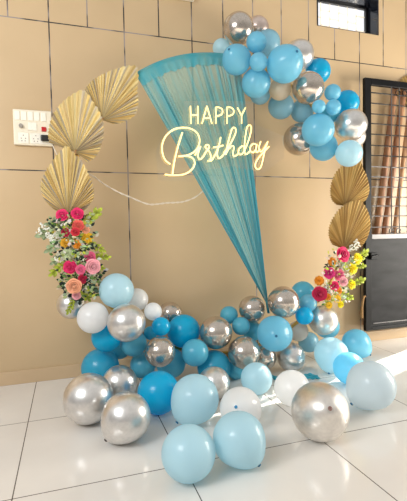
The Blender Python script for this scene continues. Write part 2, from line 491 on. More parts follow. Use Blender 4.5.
q.box((WIN[0], -.004, WIN[2] - .0), (WIN[0] + b, T, WIN[3]))
q.box((WIN[1] - b, -.004, WIN[2]), (WIN[1], T, WIN[3]))
q.box((WIN[0] + b, -.004, WIN[3] - b), (WIN[1] - b, T, WIN[3]))
q.box((WIN[0] + b, 0.0, WIN[2]), (WIN[1] - b, T, WIN[2] + .006))
q.build('lining', M_GRANITE, win)
q = MB()
fx0, fx1, fz0, fz1 = WIN[0] + b, WIN[1] - b, WIN[2] + .006, WIN[3] - b
q.box((fx0, T - .03, fz0), (fx0 + .010, T, fz1)); q.box((fx1 - .03, T - .03, fz0), (fx1, T, fz1))
q.box((fx0 + .03, T - .03, fz1 - .02), (fx1 - .03, T, fz1)); q.box((fx0 + .03, T - .03, fz0), (fx1 - .03, T, fz0 + .008))
q.build('window_frame', M_BLACKFRAME, win)
q = MB()
nx = 6
for i in range(1, nx):
    x = fx0 + .03 + (fx1 - fx0 - .06) * i / nx
    q.box((x - .006, T - .012, fz0 + .01), (x + .006, T - .004, fz1 - .02))
for j in range(1, 4):
    z = fz0 + .02 + (fz1 - fz0 - .04) * j / 4
    for i in range(nx):
        if (i + j) % 2 == 0:
            xa = fx0 + .03 + (fx1 - fx0 - .06) * i / nx; xb = fx0 + .03 + (fx1 - fx0 - .06) * (i + 1) / nx
            q.box((xa, T - .012, z - .006), (xb, T - .004, z + .006))
q.build('lattice', M_LATTICE, win, tones=True)
q = MB(); q.box((fx0 + .03, T - .024, fz0 + .02), (fx1 - .03, T - .020, fz1 - .02)); q.build('pane', M_PANE, win)
# lining of the doorway beyond the gate
d = MB()
d.box((DOOR[0], -.006, 0.0), (DOOR[0] + .015, T + .01, DOOR[2])); d.box((DOOR[1] - .015, -.006, 0.0), (DOOR[1], T + .01, DOOR[2]))
d.box((DOOR[0] + .015, -.006, DOOR[2] - .015), (DOOR[1] - .015, T + .01, DOOR[2]))
tag(d.build('door_1', M_GRANITE), kind='structure')

# ------------------------------------------------------------------ black gate leaf parked open against the wall
M_GATE = mottled('black painted steel', (10, 10, 12), (18, 18, 20), 9, .4, detail=6, Specular_IOR_Level=.2)
M_STEEL = pri('reflection grey steel', (116, 114, 114), .4, .5)  # silver grey puts the reflections on the gate steel into its colour
M_SHEET = mottled('black sheet metal', (14, 15, 17), (40, 40, 42), 3.0, .45, detail=8, stretch=(1, 1, 3), Specular_IOR_Level=.18)
GX0, GX1, GZ0, GZ1, GY = 2.945, 3.94, .153, 2.70, -.13
gate = tag(empty('gate', (GX1, GY, GZ0)), 'black steel gate leaf with barred top and solid lower panel, parked against the wall', 'gate')
MB().box((GX0, GY - .02, GZ0), (GX0 + .075, GY + .02, GZ1), .004).build('stile', M_GATE, gate)
MB().box((GX1 - .06, GY - .02, GZ0), (GX1, GY + .02, GZ1), .004).build('stile', M_GATE, gate)
MB().box((GX0 + .075, GY - .02, GZ1 - .065), (GX1 - .06, GY + .02, GZ1), .004).build('top_rail', M_GATE, gate)
MB().box((GX0 + .075, GY - .02, GZ0), (GX1 - .06, GY + .075, GZ0 + .035), .004).build('bottom_rail', M_GATE, gate)
MB().box((GX0 + .075, GY - .022, 1.09), (GX1 - .06, GY + .02, 1.14), .004).build('middle_rail', M_STEEL, gate)
sheet = MB().box((GX0 + .075, GY - .006, GZ0 + .035), (GX1 - .06, GY + .004, 1.09)).build('sheet_panel', M_SHEET, gate)
MB().box((GX0 + .10, GY - .014, GZ0 + .068), (GX1 - .08, GY - .006, GZ0 + .076)).build('bead', M_STEEL, sheet)  # pale strip, the panel edge's reflection put into its colour
for py in (94, 104.4, 115, 124.5, 135, 146, 156, 167, 177, 187, 197, 206, 216, 227):
    p = at(385, py, GY)
    MB().tube([(GX0 + .07, GY, p.z), (GX1 - .055, GY, p.z)], .0062, 6).build('grille_bar', M_GATE if py < 160 else M_STEEL, gate)  # lower bars grey: their reflection is in the colour
for px in (391.5, 399.3):
    x = at(px, 200, GY - .012).x
    MB().tube([(x, GY - .012, 1.13), (x, GY - .012, GZ1 - .05)], .006, 6).build('upright_bar', M_STEEL, gate)
for dx in (.34, .44):
    x = GX0 + .075 + dx + .12
    MB().tube([(x, GY - .012, 1.13), (x, GY - .012, GZ1 - .05)], .006, 6).build('upright_bar', M_STEEL, gate)
for px, py in ((391.5, 231), (398.5, 231), (398, 93), (404.5, 93)):
    c = at(px, py, GY - .02)
    MB().tube([c + Vector((math.cos(a) * .028, 0, math.sin(a) * .028)) for a in [k * PI / 7 for k in range(14)]], .005, 6).build('scroll', M_GATE if py < 150 else M_STEEL, gate)
c = at(373, 256, GY - .03)
lt = MB().box((c.x - .04, GY - .05, c.z - .035), (c.x + .04, GY - .02, c.z + .035), .006).build('latch', M_GATE, gate)
MB().tube([(c.x - .045, GY - .058, c.z - .004), (c.x + .045, GY - .058, c.z + .012)], .009, 8).build('bolt', M_BLACKFRAME, lt)
for z in (.55, 1.5, 2.4):
    MB().box((GX1 - .02, GY + .02, z - .05), (GX1 + .02, -.002, z + .05), .003).build('hinge', M_GATE, gate)
M_ROPE = mottled('tan cord', (176, 138, 92), (150, 112, 70), 90, .9)
c0, c1 = at(364, 297, GY - .028), at(362, 318, GY - .028)
rope = MB()
rope.tube(smooth_path([c0 + Vector((.02, 0, 0)), c0, (c0 + c1) / 2 + Vector((-.012, 0, 0)), c1]), [.006 + .010 * i / 18 for i in range(19)], 7)
tag(rope.build('cord_tassel', M_ROPE, smooth=True), 'tan cord tassel hanging at the edge of the black gate', 'tassel')

M_POLE = [mottled('brown bamboo', (140, 94, 66), (176, 128, 92), 14, .45, stretch=(1, 1, .15)), mottled('tan bamboo', (204, 162, 120), (180, 134, 94), 14, .45, stretch=(1, 1, .15))]
for (xa, ya, xb, yb, r, mi, lab) in ((395, 86, 376.5, 236, .031, 0, 'thick brown bamboo pole behind the gate bars, closest to the gate frame'),
                                  (404, 88, 384, 236, .030, 0, 'brown bamboo pole behind the gate bars, second from the gate frame'),
                                  (412, 92, 394, 236, .024, 1, 'thin tan bamboo pole behind the gate bars, third from the gate frame')):
    Y = -.070
    A, Bp = at(xa, ya, Y), at(xb, yb, Y)
    dr = (A - Bp).normalized()
    bot = Bp + dr * ((GZ0 + .042 - Bp.z) / dr.z)
    top = Bp + dr * ((2.66 - Bp.z) / dr.z)
    n = 40
    po = MB()
    po.tube([bot.lerp(top, i / n) for i in range(n + 1)], [r * (1.07 if i % 7 == 3 else 1) for i in range(n + 1)], 12)
    tag(po.build('bamboo_pole', M_POLE[mi], smooth=True), lab, 'pole', 'bamboo poles behind the gate')

# ------------------------------------------------------------------ switchboard, cable, wall box
M_PLASTIC = pri('ivory plastic', (238, 228, 206), .35)
M_PLASTIC2 = pri('white plastic', (246, 240, 226), .3)
M_GREY = pri('grey marking', (150, 142, 132), .5)
M_RED = pri('red plastic', (190, 26, 30), .3)
M_BLACK = pri('black plastic', (16, 16, 18), .4)
tl, br_ = at(13, 108.5, 0), at(52.5, 147, 0)
sx0, sx1, sz0, sz1 = tl.x, br_.x, br_.z, tl.z - .01
board = MB().box((sx0, -.03, sz0), (sx1, -.0005, sz1), .006).build('switchboard', M_PLASTIC)
tag(board, 'ivory electrical switchboard with switches, sockets and a red indicator on the wall', 'switchboard')
W_, H_ = sx1 - sx0, sz1 - sz0
def sb(u, v): return sx0 + W_ * u, sz1 - H_ * v
for u in (.10, .27, .44, .61, .78):
    x, z = sb(u, .17)
    k = MB().box((x - .016, -.037, z - .038), (x + .022, -.030, z + .032), .003).build('switch', M_PLASTIC2, board)
for u, v in ((.44, .47), (.55, .47)):
    x, z = sb(u, v)
    MB().box((x - .016, -.037, z - .032), (x + .016, -.030, z + .032), .003).build('switch', M_PLASTIC2, board)
x, z = sb(.20, .47)
kb = MB(); kb.tube([(x, -.030, z), (x, -.050, z)], .016, 14)
kb.build('regulator_knob', M_GREY, board)
x, z = sb(.79, .53)
MB().box((x - .018, -.040, z - .018), (x + .018, -.030, z + .018), .003).build('indicator', M_RED, board)
for u in (.25, .57, .82):
    x, z = sb(u, .80)
    so = MB().box((x - .040, -.035, z - .042), (x + .040, -.030, z + .042), .004).build('socket', M_PLASTIC2, board)
    if u < .8:
        for dx, dz in ((0, .02), (-.016, -.004), (.016, -.004), (-.012, -.024), (.012, -.024)):
            h = MB(); h.tube([(x + dx, -.0352, z + dz), (x + dx, -.0362, z + dz)], .0045, 8); h.build('pin_hole', M_GREY, so)
plug = tag(MB().box((x - .034, -.075, z - .024), (x + .034, -.0355, z + .024), .010).build('plug', M_BLACK), 'black plug pushed into the lower right socket of the switchboard', 'plug')

M_CABLE = pri('white cable', (226, 214, 196), .5)
pts = [at(93, 176, -.30), at(104, 184, -.30), at(118, 192, -.30), at(129.7, 197, -.29), at(147, 204, -.29), at(157, 204.2, -.29), at(166.5, 203, -.30), at(176, 202.6, -.31), at(184, 201.5, -.33), at(197, 196, -.35), at(212, 182, -.362)]
pts = [at(52, 144, -.09), at(60, 160, -.2), at(70, 168, -.28), at(82, 171, -.30)] + pts
P1 = smooth_path(pts, 5)
cb = MB()
for ph in (0, PI):
    pp = []
    for i, p in enumerate(P1):
        a = i * 1.15 + ph
        pp.append(p + Vector((0, math.cos(a) * .0042, math.sin(a) * .0042)))
    cb.tube(pp, .0034, 5)
tag(cb.build('twisted_cable', M_CABLE, smooth=True), 'white twisted cable sagging across the wall behind the curtain', 'cable')

a_, b_ = at(150, -8, 0), at(193.4, 2.5, 0)
box = MB().box((a_.x, -.05, b_.z), (b_.x, -.0005, b_.z + .35), .006).build('wall_box', M_PLASTIC2)
tag(box, 'white wall box cut off by the top edge, above the curtain', 'wall box')
MB().box((a_.x + .02, -.056, b_.z + .02), (b_.x - .02, -.05, b_.z + .33), .003).build('cover', M_PLASTIC, box)

# ------------------------------------------------------------------ the round arch
RCX, RCZ, RR, RY = 1.335, 1.400, 1.2186, -.40
M_RING = pri('gold painted hoop', (196, 158, 84), .3, .9)
def rp(a, r=RR, y=RY): return Vector((RCX + r * math.cos(a), y, RCZ + r * math.sin(a)))
n = 160
vs, fs = [], []
for i in range(n):
    a = 2 * PI * i / n
    for k in range(10):
        c = 2 * PI * k / 10
        vs.append((RCX + (RR + .013 * math.cos(c)) * math.cos(a), RY + .013 * math.sin(c), RCZ + (RR + .013 * math.cos(c)) * math.sin(a)))
for i in range(n):
    for k in range(10):
        fs.append((i * 10 + k, ((i + 1) % n) * 10 + k, ((i + 1) % n) * 10 + (k + 1) % 10, i * 10 + (k + 1) % 10))
arch = link('hoop_arch', vs, fs, M_RING, smooth=True)
tag(arch, 'large round metal hoop standing on the floor, hung with leaves, curtain, flowers and balloons', 'arch')
st = MB(); zb = RCZ - RR
st.tube([(RCX, RY, .012), (RCX, RY, zb - .011)], .014, 10); st.build('post', M_RING, arch)
MB().box((RCX - .14, RY - .04, 0.001), (RCX + .14, RY + .05, .012), .003).build('foot_plate', M_RING, arch)

# ------------------------------------------------------------------ the sheer curtain
def curtain_material():
    m = pri('sheer teal chiffon', (70, 160, 172), .7)
    nt, N, Lk, bs = nodes(m)
    at_ = N.new('ShaderNodeAttribute'); at_.attribute_name = 'tone'
    sep = N.new('ShaderNodeSeparateColor'); Lk.new(at_.outputs['Color'], sep.inputs[0])
    rampc = N.new('ShaderNodeValToRGB')
    rampc.color_ramp.elements[0].color = (*lin((136, 208, 206)), 1)
    rampc.color_ramp.elements[1].color = (*lin((38, 164, 188)), 1)
    Lk.new(sep.outputs[0], rampc.inputs['Fac'])
    Lk.new(rampc.outputs['Color'], bs.inputs['Base Color'])
    tl = N.new('ShaderNodeBsdfTranslucent'); Lk.new(rampc.outputs['Color'], tl.inputs['Color'])
    m1 = N.new('ShaderNodeMixShader'); m1.inputs['Fac'].default_value = .3
    Lk.new(bs.outputs['BSDF'], m1.inputs[1]); Lk.new(tl.outputs['BSDF'], m1.inputs[2])
    tp = N.new('ShaderNodeBsdfTransparent')
    m2 = N.new('ShaderNodeMixShader')
    Lk.new(sep.outputs[1], m2.inputs['Fac'])
    Lk.new(tp.outputs['BSDF'], m2.inputs[1]); Lk.new(m1.outputs['Shader'], m2.inputs[2])
    Lk.new(m2.outputs['Shader'], N['Material Output'].inputs['Surface'])
    return m
M_CURT = curtain_material()
A0, A1 = 2.196, 1.455
G0, G1 = at(266.8, 302, -.43), at(268.6, 313, -.43)
NU, NV = 260, 44
rc = random.Random(3)
dens = [(.135, .035, .9), (.20, .012, .5), (.03, .022, .7), (.075, .012, .35), (.47, .014, .45), (.545, .010, .4), (.62, .022, .7), (.68, .014, .55), (.755, .016, .75), (.81, .012, .5), (.86, .02, .8), (.915, .014, .6), (.965, .03, .85), (.36, .006, .25), (.29, .006, .25)]
def density(u, v):
    s = 0
    uu = u + .012 * v * math.sin(u * 17)
    for c, wd, k in dens:
        s += k * math.exp(-((uu - c) / (wd * (1 + .8 * v))) ** 2)
    s += (.05 + .25 * v) * math.sin(u * 61 + 1.3) * math.sin(u * 23) + .12 * v * math.sin(u * 143)
    s = max(0.0, min(1.0, s))
    return min(1.0, s * (1 - .25 * v) + .62 * v ** 1.2)
vs, fs, tn = [], [], []
for j in range(NV + 1):
    v = j / NV
    for i in range(NU + 1):
        u = i / NU
        a = A0 + (A1 - A0) * u
        top = rp(a, RR - .004, RY - .022)
        g = G0 + Vector(((u - .5) * .022, 0, 0))
        p = top.lerp(g, v)
        amp = (.012 * (1 - v) ** .6 + .004) * (.12 + density(u, 0) * 1.0)
        p.y += amp * math.sin(u * 150 + 2.2 * math.sin(u * 31)) * min(1, v * 8 + .15) - .012 * math.sin(PI * v)
        d_ = density(u, v)
        fine = .5 + .5 * math.sin(u * 150 + 2.2 * math.sin(u * 31) + .6)
        vs.append(p)
        tn.append((min(1, .10 + .70 * d_ + .22 * fine * (d_ + .5 * v)), min(.97, .42 + .50 * d_ + .08 * fine * (d_ + .5 * v)), 0))
for j in range(NV):
    for i in range(NU):
        q0 = j * (NU + 1) + i
        fs.append((q0, q0 + 1, q0 + NU + 2, q0 + NU + 1))
curt = link('curtain', vs, fs, M_CURT, smooth=True, tone=tn)
tag(curt, 'sheer teal curtain gathered from the top of the hoop down to one point', 'curtain')
# top hem folded over the hoop
vs, fs, tn = [], [], []
NF = 10
for j in range(NF + 1):
    v = j / NF
    for i in range(NU + 1):
        u = i / NU
        a = A0 + .004 + (A1 - A0 - .008) * u
        if v < .5:            # wraps the hoop from behind over its top
            th = PI * (1 - v / .5) * .98
            p = rp(a, RR + .024 * math.sin(th) , RY - .030 * math.cos(th))
        else:
            k = (v - .5) / .5
            wob = .006 * math.sin(u * 40) + .004 * math.sin(u * 97)
            p = rp(a, RR - (.085 + wob) * k, RY - .030 - .006 * math.sin(u * 90) * k)
        vs.append(p)
        e = .10 * math.sin(u * 37) + .10 * math.sin(u * 23 + 2)
        tn.append((.62 + e, .80 + .5 * e, 0))
for j in range(NF):
    for i in range(NU):
        q0 = j * (NU + 1) + i
        fs.append((q0, q0 + 1, q0 + NU + 2, q0 + NU + 1))
link('folded_hem', vs, fs, M_CURT, curt, smooth=True, tone=tn)
# gathered end and the tail that reaches the floor
tail = MB()
rr_ = random.Random(5)
tail.tube(smooth_path([G0 + Vector((0, 0, .01)), (G0 + G1) / 2, G1]), [.011] * 12 + [.012], 10, tone=(.9, .97, 0))
tail.build('gathered_end', M_CURT, curt, smooth=True, tones=True)
vs, fs, tn = [], [], []
c_pts = [on_floor(272, 377, .012), on_floor(281, 379, .012), on_floor(291, 380, .012), on_floor(302, 377, .012), on_floor(310, 376, .012), on_floor(319, 377.5, .012)]
path = smooth_path(c_pts, 8)
for i, p in enumerate(path):
    for k in range(9):
        s_ = (k / 8 - .5)
        vs.append(p + Vector((.02 * s_, .085 * s_, .010 * math.sin(k * 1.9 + i * .35) + .004 * math.sin(i * 1.1 + k))))
        tn.append((.8 + .2 * math.sin(k * 1.9), .9, 0))
for i in range(len(path) - 1):
    for k in range(8):
        fs.append((i * 9 + k, i * 9 + k + 1, (i + 1) * 9 + k + 1, (i + 1) * 9 + k))
link('tail', vs, fs, M_CURT, curt, smooth=True, tone=tn)

# ------------------------------------------------------------------ the neon sign
SY = -.50
def neon(name, rgb, strength):
    m = bpy.data.materials.new(name); m.use_nodes = True
    b = m.node_tree.nodes['Principled BSDF']
    b.inputs['Base Color'].default_value = (*lin((255, 236, 180)), 1)
    b.inputs['Emission Color'].default_value = (*lin(rgb), 1)
    b.inputs['Emission Strength'].default_value = strength
    return m
M_NEON = neon('warm neon tube', (255, 216, 120), 1.6)
M_ACR = bpy.data.materials.new('clear acrylic'); M_ACR.use_nodes = True
N_, L_ = M_ACR.node_tree.nodes, M_ACR.node_tree.links
tr = N_.new('ShaderNodeBsdfTransparent'); gl = N_.new('ShaderNodeBsdfGlossy'); gl.inputs['Roughness'].default_value = .1; gl.inputs['Color'].default_value = (1, .95, .85, 1)
mxs = N_.new('ShaderNodeMixShader'); mxs.inputs['Fac'].default_value = .07
L_.new(tr.outputs[0], mxs.inputs[1]); L_.new(gl.outputs[0], mxs.inputs[2]); L_.new(mxs.outputs[0], N_['Material Output'].inputs['Surface'])
sign = tag(empty('neon_sign', at(216, 175, SY)), 'glowing warm neon sign reading HAPPY Birthday on clear acrylic before the curtain', 'sign')
outline = [(184, 101), (254, 101), (255, 124), (284, 136), (284, 158), (264, 173), (232, 166), (201, 171), (192, 182), (158, 180), (156, 150), (166, 128), (182, 124)]
pf = [at(x, y, SY + .024) for x, y in outline]; pb = [at(x, y, SY + .024) + Vector((0, .004, 0)) for x, y in outline]
k = len(pf)
pm = MB(); pm.add(pf + pb, [tuple(range(k))[::-1], tuple(range(k, 2 * k))] + [(i, (i + 1) % k, k + (i + 1) % k, k + i) for i in range(k)])
pm.build('acrylic_panel', M_ACR, sign)
def glyph(strokes, r=.0052, sub=6, straight=False):
    g = MB()
    for s_ in strokes:
        P_ = [at(x, y, SY) for x, y in s_]
        P_ = P_ if straight or len(P_) == 2 else smooth_path(P_, sub)
        g.tube(P_, r, 8)
    g.build('neon_letter', M_NEON, sign, smooth=True)
c1 = lambda *pts: [(155 + x / 5.567, 95 + y / 5.567) for x, y in pts]
c2 = lambda *pts: [(205 + x / 5.09, 95 + y / 5.09) for x, y in pts]
glyph([[(190.4, 106), (190.9, 123.7)], [(197.8, 106), (197.9, 123.7)], [(190.6, 115), (197.8, 115)]])
glyph([[(202, 123.7), (206.9, 106)], [(206.9, 106), (211.9, 123.6)], [(203.8, 118), (210.2, 118)]])
glyph([[(215.8, 107), (215.8, 123.6)], [(215.8, 107.4), (219, 107.4), (221.8, 109), (222.6, 111.5), (221.8, 114), (219, 115.6), (215.8, 115.7)]])
glyph([[(227, 107), (227, 123.6)], [(227, 107.4), (230.3, 107.4), (232.9, 109), (233.8, 111.5), (232.9, 114), (230.3, 115.6), (227, 115.7)]])
glyph([[(237.4, 107.6), (241.6, 115.6)], [(245.4, 107.6), (241.6, 115.6)], [(241.6, 115.6), (241.6, 123.5)]])
R2 = .0056
glyph([c1((85, 385), (60, 365), (43, 330), (40, 280), (58, 232), (95, 197), (140, 182), (190, 185), (230, 207), (248, 245), (240, 290), (210, 322), (170, 338), (130, 342)),
       c1((130, 342), (175, 338), (210, 352), (221, 380), (205, 415), (165, 440), (110, 446), (55, 442)),
       c1((153, 208), (135, 262), (118, 325), (105, 385), (97, 442))], R2)
c3 = lambda *pts: [(185 + x / 8.14, 138 + y / 8.14) for x, y in pts]
glyph([c3((80, 140), (104, 100), (127, 68)), c3((127, 68), (108, 120), (106, 155), (122, 174), (145, 155), (164, 124))], R2)
glyph([c3((164, 124), (184, 94), (197, 74), (186, 56), (169, 61), (168, 80), (188, 98), (206, 128), (210, 160), (200, 184), (186, 186)), c3((186, 186), (212, 184), (236, 154), (258, 112))], R2)
glyph([c3((258, 112), (276, 60), (291, -6)), c3((276, 60), (262, 120), (268, 158), (284, 164), (310, 140), (336, 100)), c3((232, 76), (270, 70), (312, 60))], R2)
glyph([c2((96, 294), (125, 255), (150, 208), (157, 180), (150, 166), (138, 172), (126, 210), (112, 262), (104, 304)), c2((104, 304), (122, 272), (138, 259), (147, 268), (142, 296), (150, 312), (172, 296))], R2)
glyph([c2((198, 262), (184, 262), (171, 280), (172, 298), (186, 302), (202, 280), (222, 230), (235, 180), (233, 158), (222, 154), (212, 172), (203, 230), (200, 280), (208, 302), (228, 286))], R2)
glyph([c2((260, 252), (244, 248), (231, 265), (232, 286), (246, 292), (258, 276), (264, 252)), c2((264, 252), (259, 278), (264, 292), (280, 276))], R2)
glyph([c2((284, 236), (274, 268), (282, 288), (298, 276), (320, 236)), c2((320, 236), (304, 286), (292, 340), (282, 370), (268, 378), (256, 366), (260, 340), (284, 306), (326, 262))], R2)

# ------------------------------------------------------------------ dried palm leaves
M_STRAW = attr_mat('dried palm leaf', (255, 255, 255), .75, .15)
M_STEM = mottled('dried palm stalk', (168, 128, 78), (140, 100, 60), 40, .8)
STRAW = [lin(c) for c in ((236, 212, 150), (228, 200, 128), (214, 190, 138), (196, 184, 160), (186, 172, 150), (240, 220, 160), (206, 176, 112), (176, 158, 130))]
OCHRE = [lin(c) for c in ((206, 172, 104), (196, 160, 92), (214, 182, 116), (186, 150, 86), (176, 140, 84))]
def palm_leaf(base, outline, Y, pleats, pal, label, group, seed, swing=0.0, tie=True, tie_da=0.0):
    rg = random.Random(seed)
    b0 = at(*base, Y)
    P_ = [at(x, y, Y) for x, y in outline]
    pol = []
    for p in P_:
        d_ = p - b0
        pol.append((math.atan2(d_.z, d_.x), math.hypot(d_.x, d_.z)))
    # unwrap so the angles run on continuously
    un = [pol[0][0]]
    for k in range(1, len(pol)):
        a = pol[k][0]
        while a - un[-1] > PI: a -= 2 * PI
        while a - un[-1] < -PI: a += 2 * PI
        un.append(a)
    rad = [q[1] for q in pol]
    if un[0] > un[-1]:
        un, rad = un[::-1], rad[::-1]
    for k in range(1, len(un)):                      # strictly increasing
        un[k] = max(un[k], un[k - 1] + 1e-4)
    vs, fs, tn = [], [], []
    n = pleats * 2
    NR = 9
    for i in range(n + 1):
        a = un[0] + (un[-1] - un[0]) * i / n
        R_ = float(np.interp(a, un, rad))
        if i % 2 == 0 and 0 < i < n: R_ *= .965
        for j in range(NR + 1):
            s_ = .035 + .965 * j / NR
            fold = (.011 if i % 2 else -.011) * min(1.0, s_ * 1.4)
            bow = -.05 * math.sin(PI * s_ * .5) * swing
            vs.append(b0 + Vector((math.cos(a) * R_ * s_, fold * .6 + bow, math.sin(a) * R_ * s_)))
    vv, tt = [], []
    for i in range(n):
        c = Vector(rg.choice(pal)) * rg.uniform(.84, 1.12) * (1.06 if i % 2 else .80)  # alternate faces darker: shadow between pleats put into the tone
        base_i = len(vv)
        for ii in (i, i + 1):
            for j in range(NR + 1):
                vv.append(vs[ii * (NR + 1) + j])
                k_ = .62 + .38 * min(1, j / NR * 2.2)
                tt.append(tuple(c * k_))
        for j in range(NR):
            fs.append((base_i + j, base_i + j + 1, base_i + NR + 1 + j + 1, base_i + NR + 1 + j))
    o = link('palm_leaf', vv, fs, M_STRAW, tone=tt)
    tag(o, label, 'dried leaf', group)
    mid = (un[0] + un[-1]) / 2
    dr = Vector((math.cos(mid), 0, math.sin(mid)))
    s_ = MB(); s_.tube([b0 + dr * .02, b0 - dr * .035, b0 - dr * .08], [.006, .006, .005], 7)
    s_.build('stalk', M_STEM, o, smooth=True)
    if tie:
        ra = math.atan2(b0.z - RCZ, b0.x - RCX) + tie_da
        tq = Vector((-math.sin(ra), 0, math.cos(ra))); c0 = rp(ra)
        rad_ = Vector((math.cos(ra), 0, math.sin(ra)))
        t_ = MB()
        t_.tube([c0 + (rad_ * math.cos(k * PI / 8) + Vector((0, 1, 0)) * math.sin(k * PI / 8)) * .0175 for k in range(17)], .003, 6)
        t_.build('wire_tie', M_STEM, o, smooth=True)
    return o
gl_, gr_ = 'dried palm leaves on the left side of the hoop', 'dried palm leaves on the right side of the hoop'
palm_leaf((102, 120), [(84, 93), (86, 87), (92, 80), (100, 75), (108, 71), (118, 67.5), (129.6, 64.5), (137.7, 65), (137.5, 90), (136.4, 114), (125.5, 121.6), (112, 123.5)], -.454, 34, STRAW, 'straw palm fan highest on the left of the hoop, its cut edge meeting the curtain', gl_, 1)
palm_leaf((75, 152), [(49, 143), (48.5, 127.5), (51, 118), (59, 104.5), (70, 95), (82, 88.4), (88, 92), (93, 100.5), (100, 111), (103, 119.5), (104, 133), (102, 144), (99, 152), (86.5, 162)], -.474, 38, STRAW, 'straw palm fan in the middle of the left three, beside the switchboard', gl_, 2)
palm_leaf((68, 215), [(55, 210), (46, 202), (41, 193), (40.3, 183), (43.5, 174), (51, 162), (59.5, 151), (66.4, 143.6), (74, 152), (83, 162), (89, 174), (94, 188), (94, 198), (89, 206), (82, 212)], -.494, 36, STRAW, 'straw pointed palm fan lowest on the left, just above the hot pink roses', gl_, 3)
palm_leaf((345, 206), [(337, 205), (331.5, 200), (330, 189.6), (332.6, 178), (339, 167.6), (347, 163), (354, 160.5), (361, 160), (363.5, 167.6), (368, 178), (370, 190.6), (367, 199), (361, 204)], -.448, 36, OCHRE, 'ochre palm fan, upper of the right two, under the palest balloon', gr_, 4)
palm_leaf((344, 249), [(332.6, 245), (328.4, 235.7), (328.8, 227), (333.6, 216), (343, 205), (353.5, 200), (360, 199), (365, 204), (370.3, 216), (371, 226), (368, 237), (361, 247)], -.474, 36, OCHRE, 'ochre palm fan, lower of the right two, above the right flower spray', gr_, 5)
palm_leaf((420, 118), [(393, 92), (397, 83), (402, 77), (408, 74), (416, 72), (426, 74), (438, 82)], -.014, 18, OCHRE, 'pale dried fan tucked behind the top of the black gate', 'spare leaf behind the gate', 6, tie=False)

# ------------------------------------------------------------------ balloons
def latex(name, rgb, rough=.3, sss=.0, tl=.45):
    m = pri(name, rgb, rough)
    nt, N, Lk, b = nodes(m)
    b.inputs['Coat Weight'].default_value = .3
    b.inputs['Coat Roughness'].default_value = .08
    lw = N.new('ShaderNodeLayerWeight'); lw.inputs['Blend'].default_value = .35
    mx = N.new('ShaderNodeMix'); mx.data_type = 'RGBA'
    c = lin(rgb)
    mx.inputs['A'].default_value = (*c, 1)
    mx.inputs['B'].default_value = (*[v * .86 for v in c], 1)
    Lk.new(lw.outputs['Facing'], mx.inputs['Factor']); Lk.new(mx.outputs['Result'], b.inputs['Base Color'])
    if tl:
        t_ = N.new('ShaderNodeBsdfTranslucent'); t_.inputs['Color'].default_value = (*c, 1)
        ms = N.new('ShaderNodeMixShader'); ms.inputs['Fac'].default_value = tl
        Lk.new(b.outputs['BSDF'], ms.inputs[1]); Lk.new(t_.outputs['BSDF'], ms.inputs[2])
        Lk.new(ms.outputs['Shader'], N['Material Output'].inputs['Surface'])
    return m
def metal(name, rgb, rough):
    m = mottled(name, rgb, tuple(int(v * .96) for v in rgb), 7, rough, .9, bump=.03)
    return m
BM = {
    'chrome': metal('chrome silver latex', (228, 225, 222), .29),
    'chrome2': metal('chrome latex with brown reflection tint', (204, 194, 184), .21),  # darker chrome copy, brown reflections put into its colour
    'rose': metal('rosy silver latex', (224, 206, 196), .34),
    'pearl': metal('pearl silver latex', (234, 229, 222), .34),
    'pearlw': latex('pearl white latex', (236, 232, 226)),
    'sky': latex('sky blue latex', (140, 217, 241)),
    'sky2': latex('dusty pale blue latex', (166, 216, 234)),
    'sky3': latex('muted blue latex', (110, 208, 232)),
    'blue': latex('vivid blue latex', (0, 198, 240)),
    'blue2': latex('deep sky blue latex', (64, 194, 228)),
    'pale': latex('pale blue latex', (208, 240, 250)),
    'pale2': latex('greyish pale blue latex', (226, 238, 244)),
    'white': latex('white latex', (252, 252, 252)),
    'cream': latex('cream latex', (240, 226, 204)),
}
KN = {'chrome': pri('dark silver knot', (90, 84, 80), .3, .8), 'pearl': pri('pearl knot', (150, 120, 112), .4, .3), 'white': pri('blue knot', (40, 140, 190), .4)}
M_KNOT = pri('dark blue knot', (30, 110, 150), .4)
def balloon_mesh(name, tapered):
    seg, rings = 40, 28
    vs, fs = [(0, 0, 1)], []
    for i in range(1, rings):
        th = PI * i / rings
        s_ = max(0.0, -math.cos(th))
        z = math.cos(th) * (1 + (.13 * s_ ** 3 if tapered else 0))
        r_ = math.sin(th) * (1 - (.07 if tapered else .03) * s_ ** 1.5)
        for k in range(seg):
            a = 2 * PI * k / seg
            vs.append((r_ * math.cos(a), r_ * math.sin(a), z))
    vs.append((0, 0, -1.13 if tapered else -1))
    for k in range(seg): fs.append((0, 1 + k, 1 + (k + 1) % seg))
    for i in range(rings - 2):
        for k in range(seg):
            a, b = 1 + i * seg + k, 1 + i * seg + (k + 1) % seg
            fs.append((a, a + seg, b + seg, b))
    last = len(vs) - 1; o_ = 1 + (rings - 2) * seg
    for k in range(seg): fs.append((o_ + (k + 1) % seg, o_ + k, last))
    me = bpy.data.meshes.new(name); me.from_pydata(vs, [], fs)
    me.polygons.foreach_set('use_smooth', [True] * len(fs))
    return me
def knot_mesh():
    g = MB()
    g.tube([(0, 0, -1.10), (0, 0, -1.135), (0, 0, -1.16), (0, 0, -1.175)], [.07, .045, .05, .03], 10)
    g.tube([(math.cos(a) * .05, math.sin(a) * .05, -1.165) for a in [k * PI / 6 for k in range(13)]], .026, 7)
    me = bpy.data.meshes.new('knot'); me.from_pydata([tuple(v) for v in g.v], [], g.f)
    me.polygons.foreach_set('use_smooth', [True] * len(g.f))
    return me
BASE = {}
STRING = []
GN = {'upper': 'balloons of the upper garland', 'lower': 'balloons of the lower bank', 'floor': 'loose balloons on the floor'}
